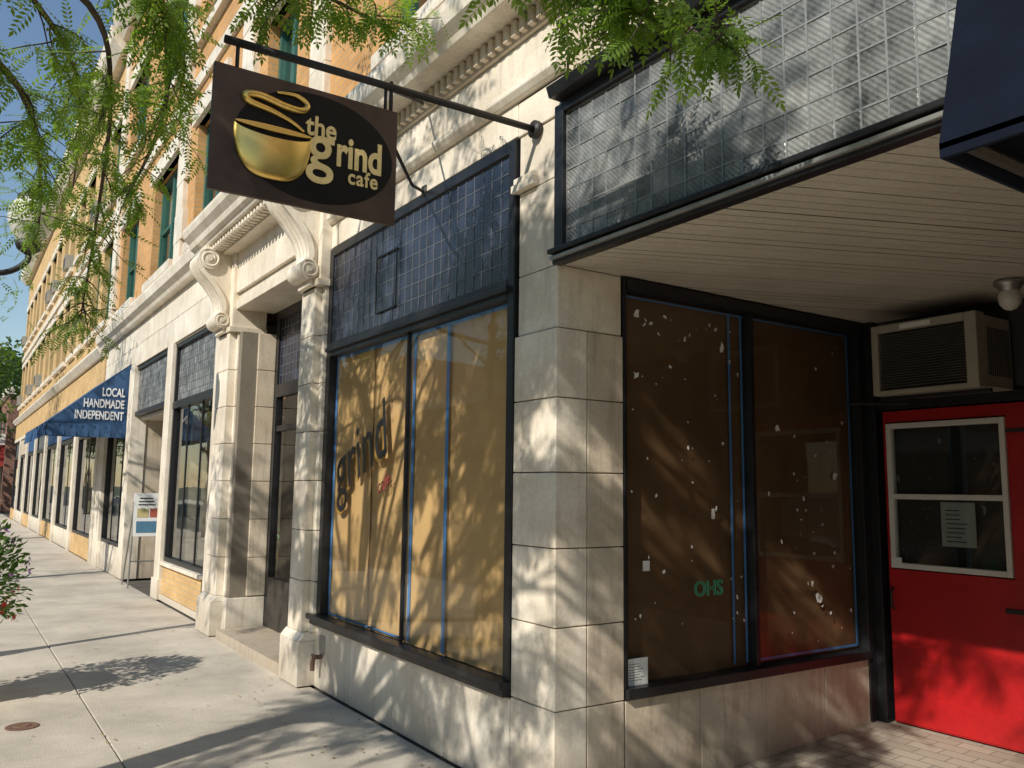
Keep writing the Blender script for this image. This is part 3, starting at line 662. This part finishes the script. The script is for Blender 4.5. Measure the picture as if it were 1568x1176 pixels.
w.extr([(0,3.6),(-1.3,2.8),(-1.3,2.5),(0,2.5)],-62,-54.5,REDAWN); w.box(-62,-54.6,-.5,-.02,3.7,4.3,PAPER); w.box(-61.8,-54.8,-.52,-.5,3.75,4.25,REDAWN)
w.obj('walls',P4)
P5=empty('opposite_building_row'); w=MB(); x=10
rr=random.Random(5)
while x>-70:
    wd=rr.uniform(7,11); h=rr.uniform(6,9.5); m=rr.choice([BRICKR,BRICKT,STONEG,BRICKR])
    w.box(x-wd,x,-32,-19.2,0,h,m); w.box(x-wd-.02,x+.0,-19.25,-18.95,h-.4,h+.2,STONE2)
    w.box(x-wd+.4,x-.4,-19.22,-19.17,.5,2.8,ACD); w.box(x-wd+.2,x-.2,-19.3,-19.16,3.0,3.7,rr.choice([STONE2,NAVY,REDAWN,WHITE]))
    for i in range(3):
        cx_=x-wd*(i+.5)/3; w.box(cx_-.6,cx_+.6,-19.25,-19.19,4.5,6.0,ACD)
    x-=wd
w.obj('walls',P5)

# ---------------------------------------------------------------- awnings
def awning(name,x0,x1,zt,zf,yf,zv,m,mid=None):
    E=empty(name); q=MB()
    prof=[(0,zt)]+([mid] if mid else [])+[(yf,zf),(yf,zv)]
    t=.012
    for i in range(len(prof)-1):
        (ya,za),(yb,zb)=prof[i],prof[i+1]
        q.extr([(ya,za),(yb,zb),(yb,zb-t),(ya,za-t)] if abs(yb-ya)>.01 else [(ya,za),(ya,zb),(ya+t,zb),(ya+t,za)],x0,x1,m)
    side=[(-.02,zt-.01)]+([ (mid[0]+.01,mid[1]-.01)] if mid else [])+[(yf+.014,zf-.012),(yf+.014,zv),(-.02,zv)]
    for xx in (x0,x1-.008): q.extr(side,xx,xx+.008,m)
    q.obj('canvas',E)
    fr=MB()
    for xx in (x0+.03,x1-.03):
        fr.tube([(xx,-.02,zv+.03),(xx,yf+.04,zv+.03)],.014,IRON,6); fr.tube([(xx,-.02,zt-.08),(xx,yf+.04,zv+.05)],.012,IRON,6)
    fr.tube([(x0,yf+.04,zv+.03),(x1,yf+.04,zv+.03)],.014,IRON,6); fr.obj('frame',E)
    return E
E=awning('blue_shop_awning',-20.2,-15.98,3.74,2.62,-1.27,2.60,BLUEC)
q=MB()
n=14
for i in range(n):
    y0=-1.27+1.25*i/n; y1=-1.27+1.25*(i+1)/n
    dx=.02*(i%2)
    q.poly([(-15.965+dx,y0,2.62),(-15.965+dx,y1,2.62),(-15.965+.02-dx,y1,2.40),(-15.965+.02-dx,y0,2.40)],BLUEC)
n=30
for i in range(n):
    x0=-20.2+4.22*i/n; q.poly([(x0,-1.28-.015*(i%2),2.63),(x0+4.22/n,-1.28-.015*((i+1)%2),2.63),(x0+4.22/n,-1.285-.03*((i+1)%2),2.40),(x0,-1.285-.03*(i%2),2.40)],BLUEC)
q.obj('valance',E)
for i,s_ in enumerate(['LOCAL','HANDMADE','INDEPENDENT']):
    text(s_,(-15.965,-.10,3.12-i*.205),.205,LETTER,E,rot=TR,align='RIGHT',off=.005,name='lettering',sx=.56)
E=awning('navy_shop_awning',-.84,3.6,4.3,2.28,-1.04,2.25,NAVY,mid=(-.80,3.1))
E=empty('sandwich_board'); q=MB(); ex,ey=-14.6,.12
for s_ in (-1,1):
    q.tube([(ex+.22,ey+s_*.24,0),(ex,ey+s_*.17,1.45)],.014,METAL,6); q.tube([(ex-.3,ey+s_*.24,0),(ex,ey+s_*.17,1.45)],.014,METAL,6)
q.tube([(ex+.16,ey-.22,.4),(ex+.16,ey+.22,.4)],.012,METAL,6)
q.obj('frame',E)
q=MB(); q.extr([(ex+.13,.78),(ex+.03,1.46),(ex+.045,1.465),(ex+.145,.785)],ey-.2,ey+.2,PAPER,'y')
def board(z0,z1,ya,yb,m):
    fx=lambda z: ex+.145-(z-.785)/.68*.1+.003
    q.poly([(fx(z0),ya,z0),(fx(z0),yb,z0),(fx(z1),yb,z1),(fx(z1),ya,z1)],m)
board(.84,1.02,ey-.16,ey+.16,ITEM[2]); board(1.08,1.22,ey-.15,ey+.02,ITEM[1]); board(1.08,1.22,ey+.04,ey+.15,ITEM[0])
for i in range(3): board(1.27+i*.05,1.29+i*.05,ey-.14+i*.01,ey+.12-i*.02,ACD)
q.obj('poster',E)
q=MB(); q.lathe((-6.6,-2.05,.002),[(.0,.004),(.09,.004),(.1,.002),(.1,-.01)],RUST,24); q.lathe((-6.6,-2.05,.002),[(.0,.009),(.05,.009),(.055,.004)],RUST,12); q.obj('manhole_cover')

# ---------------------------------------------------------------- street lamp
E=empty('street_lamp'); q=MB(); lx,ly=-9.0,-3.05
q.lathe((lx,ly,0),[(.0,0),(.2,0),(.2,.1),(.14,.25),(.12,.8),(.075,.95),(.06,1.2),(.05,3.6),(.07,3.62),(.07,3.7),(.03,3.75),(.02,4.0),(0,4.05)],IRON,16)
for s_ in (-1,1):
    q.tube(cr([(lx,ly,3.45),(lx,ly+s_*.4,3.5),(lx,ly+s_*.75,3.55),(lx,ly+s_*.92,3.68),(lx,ly+s_*.93,3.78)],5),.028,IRON,8)
    q.tube(cr([(lx,ly,3.15),(lx,ly+s_*.25,3.3),(lx,ly+s_*.5,3.5)],5),.016,IRON,6)
    q.lathe((lx,ly+s_*.93,3.75),[(.03,0),(.1,.05),(.12,.1),(.1,.13)],IRON,16)
q.obj('post',E,smooth=True)
q=MB()
for s_ in (-1,1): q.lathe((lx,ly+s_*.93,3.88),[(.1,0),(.16,.08),(.2,.2),(.19,.32),(.13,.4),(.11,.42)],GLOBE,20)
q.obj('globes',E,smooth=True)
q=MB()
for s_ in (-1,1): q.lathe((lx,ly+s_*.93,4.29),[(.13,0),(.13,.03),(.05,.08),(.02,.12),(0,.18)],IRON,16)
q.obj('finials',E,smooth=True)

# ---------------------------------------------------------------- foliage
def leaf_template(pairs=9,L=.16,ll=.028,lw=.010,droop=1.2):
    V=[]
    for i in range(pairs):
        x=L*(.12+.85*i/(pairs-1))
        for s in (-1,1):
            sc=1-.35*abs(i/(pairs-1)-.45)*2
            a=math.radians(62); dx=math.cos(a);dy=math.sin(a)*s
            b=np.array([x,0,0]); tip=b+np.array([dx,dy,-.25])*ll*sc
            mid=(b+tip)/2; nrm=np.array([-dy,dx,0])*lw*.5*sc
            V+= [b,mid+nrm+np.array([0,0,.001]),tip,mid-nrm]
    b=np.array([L*.97,0,0]); V+=[b,b+[ll*.5,lw*.5,0],b+[ll,0,0],b+[ll*.5,-lw*.5,0]]
    V+=[np.array([0,-.0012,0]),np.array([L,-.0006,0]),np.array([L,.0006,0]),np.array([0,.0012,0])]
    V=np.array(V); V[:,2]-=droop*V[:,0]**2
    return V
def simple_leaf(ll=.1,lw=.06):
    return np.array([[0,0,0],[ll*.5,lw*.5,0],[ll,0,0],[ll*.5,-lw*.5,0]],float)
def place(name,T,pos,dirs,scales,m,parent,upn=.45):
    N=len(pos); pos=np.array(pos);d=np.array(dirs,float); d/=np.linalg.norm(d,axis=1)[:,None]+1e-9
    up=np.tile([0,0,1.],(N,1))+rng.normal(0,upn,(N,3))
    s=np.cross(up,d); s/=np.linalg.norm(s,axis=1)[:,None]+1e-9; u=np.cross(d,s)
    Rm=np.stack([d,s,u],axis=2)
    V=np.einsum('nij,kj->nki',Rm,T)*np.array(scales)[:,None,None]+pos[:,None,:]
    V=V.reshape(-1,3); nq=len(V)//4
    me=bpy.data.meshes.new(name); me.vertices.add(len(V)); me.vertices.foreach_set('co',V.ravel().astype(np.float32))
    me.loops.add(nq*4); me.loops.foreach_set('vertex_index',np.arange(nq*4,dtype=np.int32))
    me.polygons.add(nq); me.polygons.foreach_set('loop_start',np.arange(0,nq*4,4,dtype=np.int32))
    me.update(calc_edges=True); me.materials.append(m)
    o=bpy.data.objects.new(name,me); COL.objects.link(o)
    if parent: o.parent=parent
    return o
def hidden(p):
    x,y,z=p; dist=math.hypot(x,y+2.6)
    return y<-2.75 or z>1.6+.72*dist
T=empty('locust_tree'); wood=MB(); lp=[];ld=[];ls=[]
def twig_leaves(pts,n,sc=1.,dr=.35):
    for i in range(n):
        t=random.random(); k=t*(len(pts)-1); j=min(int(k),len(pts)-2); fr_=k-j
        p=Vector(pts[j]).lerp(Vector(pts[j+1]),fr_); ax=(Vector(pts[j+1])-Vector(pts[j])).normalized()
        d=(ax*.5+Vector((random.gauss(0,1),random.gauss(0,1),random.gauss(-dr,.6))).normalized()).normalized()
        lp.append(tuple(p)); ld.append(tuple(d)); ls.append(sc*random.uniform(.7,1.2))
def grow(p,d,L,r,depth,test,leafn,sc):
    pts=[Vector(p)]; dd=Vector(d).normalized(); n=5
    for i in range(n):
        dd=(dd+Vector((random.gauss(0,.16),random.gauss(0,.16),random.gauss(0.01,.12)))).normalized(); pts.append(pts[-1]+dd*L/n)
    if test and not all(test(q) for q in pts): 
        pts=[q for k,q in enumerate(pts) if all(test(z) for z in pts[:k+1])]
        if len(pts)<2: return
    m_=len(pts); wood.tube(pts,[r*(1-.5*i/max(1,m_-1)) for i in range(m_)],BARK,7 if r>.03 else 4,cap=False)
    if depth<=1: twig_leaves(pts,leafn,sc)
    if depth>0:
        k=random.choice([2,3,3]) if depth>1 else 3
        for i in range(k):
            j=random.randint(max(1,m_-3),m_-1) if i else m_-1
            nd=(dd+Vector((random.gauss(0,.62),random.gauss(0,.62),random.gauss(.05,.45)))).normalized()
            grow(pts[j],nd,L*random.uniform(.6,.85),r*.55*random.uniform(.8,1.1),depth-1,test,leafn,sc)
random.seed(21)
base=Vector((-4.3,-4.05,-.05))
tr=[base,base+Vector((.02,.02,.3)),base+Vector((.06,0,1.4)),base+Vector((.02,-.05,2.5)),base+Vector((.1,-.1,3.2))]
wood.tube(tr,[.22,.16,.14,.125,.12],BARK,12)
top=tr[-1]
for dv in ((.9,.1,.75),(.2,-.5,1),(-.6,.1,.9),(.6,.25,1.1),(1.1,-.4,.5),(-.2,.3,1.2),(1.3,.1,.55)):
    grow(top+Vector((0,0,random.uniform(-.3,.1))),dv,1.6,.075,4,hidden,5,1.0)
place('crown_foliage',leaf_template(5,.24,.075,.036),lp,ld,ls,LEAF,T)
lp.clear();ld.clear();ls.clear()
def bough(path,r0,ntw,tl,nl,droop=.5,sc=1.,start=.3,test=None):
    c=cr([tuple(p) for p in path],6); m_=len(c)
    wood.tube(c,[r0*(1-.8*i/(m_-1)) for i in range(m_)],BARK,6,cap=False)
    for i in range(ntw):
        j=int((start+(1-start)*random.random())*(m_-1)); p=Vector(c[j]); ax=(Vector(c[min(j+1,m_-1)])-Vector(c[max(j-1,0)])).normalized()
        d=(ax*.6+Vector((random.gauss(0,.7),random.gauss(0,.7),random.gauss(-droop*.3,.5)))).normalized(); pts=[p]
        L_=tl*random.uniform(.4,1.2)
        for k in range(4):
            d=(d+Vector((random.gauss(0,.18),random.gauss(0,.18),-droop*.22+random.gauss(0,.12)))).normalized(); pts.append(pts[-1]+d*L_/4)
        if test and not all(test(q) for q in pts): continue
        wood.tube(pts,[.006,.005,.004,.003,.002],BARK,4,cap=False)
        twig_leaves(pts,nl,sc,.35)
bough([(-4.2,-4.1,3.3),(-3.9,-2.6,4.3),(-3.1,-1.5,4.05),(-2.6,-.95,3.75),(-2.2,-.7,3.55),(-1.9,-.6,3.4)],.03,36,.30,7,.6,.95,.6)
bough([(-4.3,-4.1,3.2),(-4.2,-2.8,4.1),(-4.3,-2.0,4.15),(-4.8,-1.75,4.0),(-5.5,-1.65,3.85),(-6.2,-1.7,3.6)],.035,46,.38,8,.4,1.,.35)
bough([(-4.35,-4.1,3.1),(-4.8,-3.2,3.9),(-5.2,-2.5,3.85),(-6.2,-2.25,3.7),(-7.4,-2.15,3.6)],.035,40,.38,8,.4,1.,.35)
bough([(-4.2,-4.1,3.2),(-3.8,-2.7,4.2),(-3.8,-1.9,4.12),(-3.75,-1.3,4.02),(-3.9,-.8,4.05)],.028,42,.30,8,.3,.95,.45)
bough([(-4.2,-2.8,4.1),(-4.4,-2.2,3.95),(-5.0,-2.0,3.75),(-6.0,-1.9,3.45),(-6.8,-1.85,3.1),(-7.0,-1.85,2.85)],.02,34,.32,7,.5,.9,.3)
bough([(-4.3,-4.1,3.2),(-4.6,-3.0,4.3),(-5.4,-2.3,4.3),(-6.6,-2.0,4.3),(-7.8,-1.9,4.1)],.03,30,.45,8,.4,1.1,.4)
hid=lambda p: p[1]<-2.72
for path in ([(-4.25,-4.1,2.9),(-3.4,-3.6,3.6),(-2.6,-3.3,4.0),(-1.8,-3.2,4.1),(-.9,-3.2,4.0)],
             [(-4.25,-4.1,3.0),(-3.8,-3.4,4.0),(-3.2,-3.2,4.8),(-2.6,-3.3,5.4)],
             [(-4.3,-4.1,2.8),(-5.0,-3.6,3.3),(-5.8,-3.4,3.5),(-6.6,-3.4,3.5)],
             [(-4.2,-4.1,2.7),(-3.6,-3.8,3.1),(-2.9,-3.6,3.3),(-2.2,-3.5,3.4),(-1.3,-3.6,3.4)]):
    bough(path,.04,46,.42,9,.3,1.25,.25,hid)  # unseen boughs, added for crisper leaf shadow on the main window
bough([(-2.9,-1.35,4.0),(-2.55,-.85,3.65),(-2.2,-.65,3.38),(-1.95,-.6,3.2),(-1.72,-.6,3.1)],.014,26,.22,7,.5,.85,.35)
for path in ([(-3.4,-3.6,3.9),(-2.6,-3.3,4.6),(-1.9,-3.2,4.8),(-.9,-3.3,4.75)],[(-3.0,-3.6,3.6),(-2.1,-3.3,4.1),(-1.4,-3.2,4.3),(-.7,-3.3,4.3)],[(-3.4,-3.6,3.9),(-2.4,-3.5,5.1),(-1.5,-3.4,5.5),(-.7,-3.4,5.6)]):
    bough(path,.03,40,.40,9,.3,1.3,.25,hid)  # unseen boughs, added to put the recess window in shade
bough([(-2.4,-3.4,4.7),(-1.2,-3.4,5.1),(-.3,-3.3,5.2),(.4,-3.3,5.1)],.02,16,.35,7,.3,1.1,.5,hid)  # unseen sparse bough, added to dapple the red door
wood.obj('trunk_and_limbs',T,smooth=True)
place('foliage',leaf_template(7,.165,.042,.0175),lp,ld,ls,LEAF,T)
def simple_tree(name,x,y,h,r,n,leaf,m,seed):
    E=empty(name); q=MB(); random.seed(seed)
    q.tube([(x,y,-.1),(x+.05,y,h*.25),(x,y+.05,h*.5),(x+.1,y,h*.8)],[.18,.13,.1,.03],BARK,8)
    pos=[];dirs=[];sc=[]; cls=[]
    for i in range(26):
        t=random.uniform(0,6.28); rr_=r*math.sqrt(random.random()); zz_=h*random.uniform(.42,.98); k=1-abs(zz_/h-.65)*1.3
        cpt=Vector((x+rr_*k*math.cos(t),y+rr_*k*math.sin(t),zz_)); cls.append(cpt)
        s_=Vector((x,y,h*random.uniform(.3,.6))); q.tube([s_,s_.lerp(cpt,.5)+Vector((0,0,.15)),cpt],[.05,.03,.012],BARK,5,cap=False)
    for i in range(n):
        cpt=random.choice(cls); g_=Vector((random.gauss(0,1),random.gauss(0,1),random.gauss(0,.7)))*r*.17
        pos.append(tuple(cpt+g_)); dirs.append((random.gauss(0,1),random.gauss(0,1),random.gauss(-.3,.6))); sc.append(random.uniform(.7,1.3))
    q.obj('trunk_and_limbs',E,smooth=True); place('foliage',leaf,pos,dirs,sc,m,E)
simple_tree('locust_tree',-15.5,-4.1,7.5,2.5,1100,leaf_template(5,.2,.06,.03),LEAF,3)
simple_tree('locust_tree',-27,-4.1,8,2.6,1000,leaf_template(5,.24,.07,.035),LEAF,4)
simple_tree('street_tree',-50,-3.6,9,3.6,4000,simple_leaf(.26,.18),LEAF2,5)
simple_tree('street_tree',-66,-2.5,11,4.5,5000,simple_leaf(.34,.24),LEAF2,6)
simple_tree('street_tree',-90,2,14,7,5000,simple_leaf(.6,.45),LEAF2,7)
simple_tree('street_tree',-92,-8,14,7,5000,simple_leaf(.6,.45),LEAF2,8)
random.seed(12); pos=[];dirs=[];sc=[]
for i in range(420):
    x=-random.uniform(3.5,18); y=-abs(random.gauss(0,.8))-.05 if random.random()<.6 else random.uniform(-2.6,0)
    pos.append((x,y,.006)); t=random.uniform(0,6.28); dirs.append((math.cos(t),math.sin(t),random.uniform(0,.15))); sc.append(random.uniform(.5,1.4))
place('fallen_leaves',simple_leaf(.028,.013),pos,dirs,sc,DRYLEAF,None,.08)
E=empty('flower_planter'); q=MB(); px,py=-7.5,-2.52
q.lathe((px,py,0),[(0,0),(.2,0),(.22,.05),(.26,.3),(.33,.62),(.35,.66),(.33,.7),(.29,.68),(.28,.62),(0,.62)],POTM,28); q.obj('pot',E,smooth=True)
random.seed(4); pos=[];dirs=[];sc=[]; fp=[]
for i in range(1800):
    t=random.uniform(0,6.28); ph=random.uniform(-.5,1.4); R_=.46*random.uniform(.6,1.1); v_=Vector((math.cos(t)*math.cos(ph),math.sin(t)*math.cos(ph),math.sin(ph)*1.1))
    p_=Vector((px,py,.84))+v_*R_; pos.append(tuple(p_)); dirs.append(tuple(v_+Vector((random.gauss(0,.5),random.gauss(0,.5),random.gauss(0,.5))))); sc.append(random.uniform(.7,1.3))
    if i%14==0: fp.append((p_+v_*.05,v_))
place('foliage',simple_leaf(.065,.034),pos,dirs,sc,LEAF3,E)
q=MB()
for n_,(p_,v_) in enumerate(fp):
    m_=FLOWR if p_.z<.9 else FLOWP
    a=v_.cross(Vector((0,0,1))).normalized(); b_=v_.cross(a).normalized(); 
    for k in range(5):
        t=k*1.2566; d1=a*math.cos(t)+b_*math.sin(t); d2=a*math.cos(t+.5)+b_*math.sin(t+.5); d0=a*math.cos(t-.5)+b_*math.sin(t-.5)
        q.poly([tuple(p_),tuple(p_+d0*.02+v_*.008),tuple(p_+d1*.03+v_*.012),tuple(p_+d2*.02+v_*.008)],m_)
q.obj('flowers',E)

# ---------------------------------------------------------------- light, world, camera
Ld=Vector((-.45,1,-.756)).normalized()
sun=bpy.data.lights.new('sun','SUN'); sun.energy=5.0; sun.angle=math.radians(.5); sun.color=(1,.94,.84)
so=bpy.data.objects.new('sun',sun); COL.objects.link(so); so.rotation_euler=Ld.to_track_quat('-Z','Y').to_euler(); so.location=(5,-10,10)
wd=bpy.data.worlds.new('World'); scene.world=wd; wd.use_nodes=True; nt=wd.node_tree
bg=nt.nodes['Background']; sk=nt.nodes.new('ShaderNodeTexSky'); sk.sky_type='NISHITA'; sk.sun_disc=False
sk.sun_elevation=math.asin(-Ld.z); sk.sun_rotation=math.atan2(.45,-1); sk.air_density=1.3; sk.dust_density=.1; sk.ozone_density=2.5
nt.links.new(sk.outputs[0],bg.inputs[0]); bg.inputs[1].default_value=.12
cam=bpy.data.cameras.new('camera'); co=bpy.data.objects.new('camera',cam); COL.objects.link(co); scene.camera=co
cam.sensor_width=36; cam.lens=1283/1568*36; cam.clip_end=2000; cam.clip_start=.05
p=math.radians(7.15);th=math.radians(.71);yw=math.radians(33.8)
Fv=Vector((-math.cos(yw),math.sin(yw),0));Rv=Vector((math.sin(yw),math.cos(yw),0)); Z=Vector((0,0,1))
fw=Fv*math.cos(p)+Z*math.sin(p); up0=-Fv*math.sin(p)+Z*math.cos(p)
rc=Rv*math.cos(th)+up0*math.sin(th); uc=-Rv*math.sin(th)+up0*math.cos(th)
co.matrix_world=Matrix(((rc.x,uc.x,-fw.x,0),(rc.y,uc.y,-fw.y,-2.6),(rc.z,uc.z,-fw.z,1.6),(0,0,0,1)))
scene.view_settings.view_transform='Standard'; scene.view_settings.look='None'; scene.view_settings.exposure=0
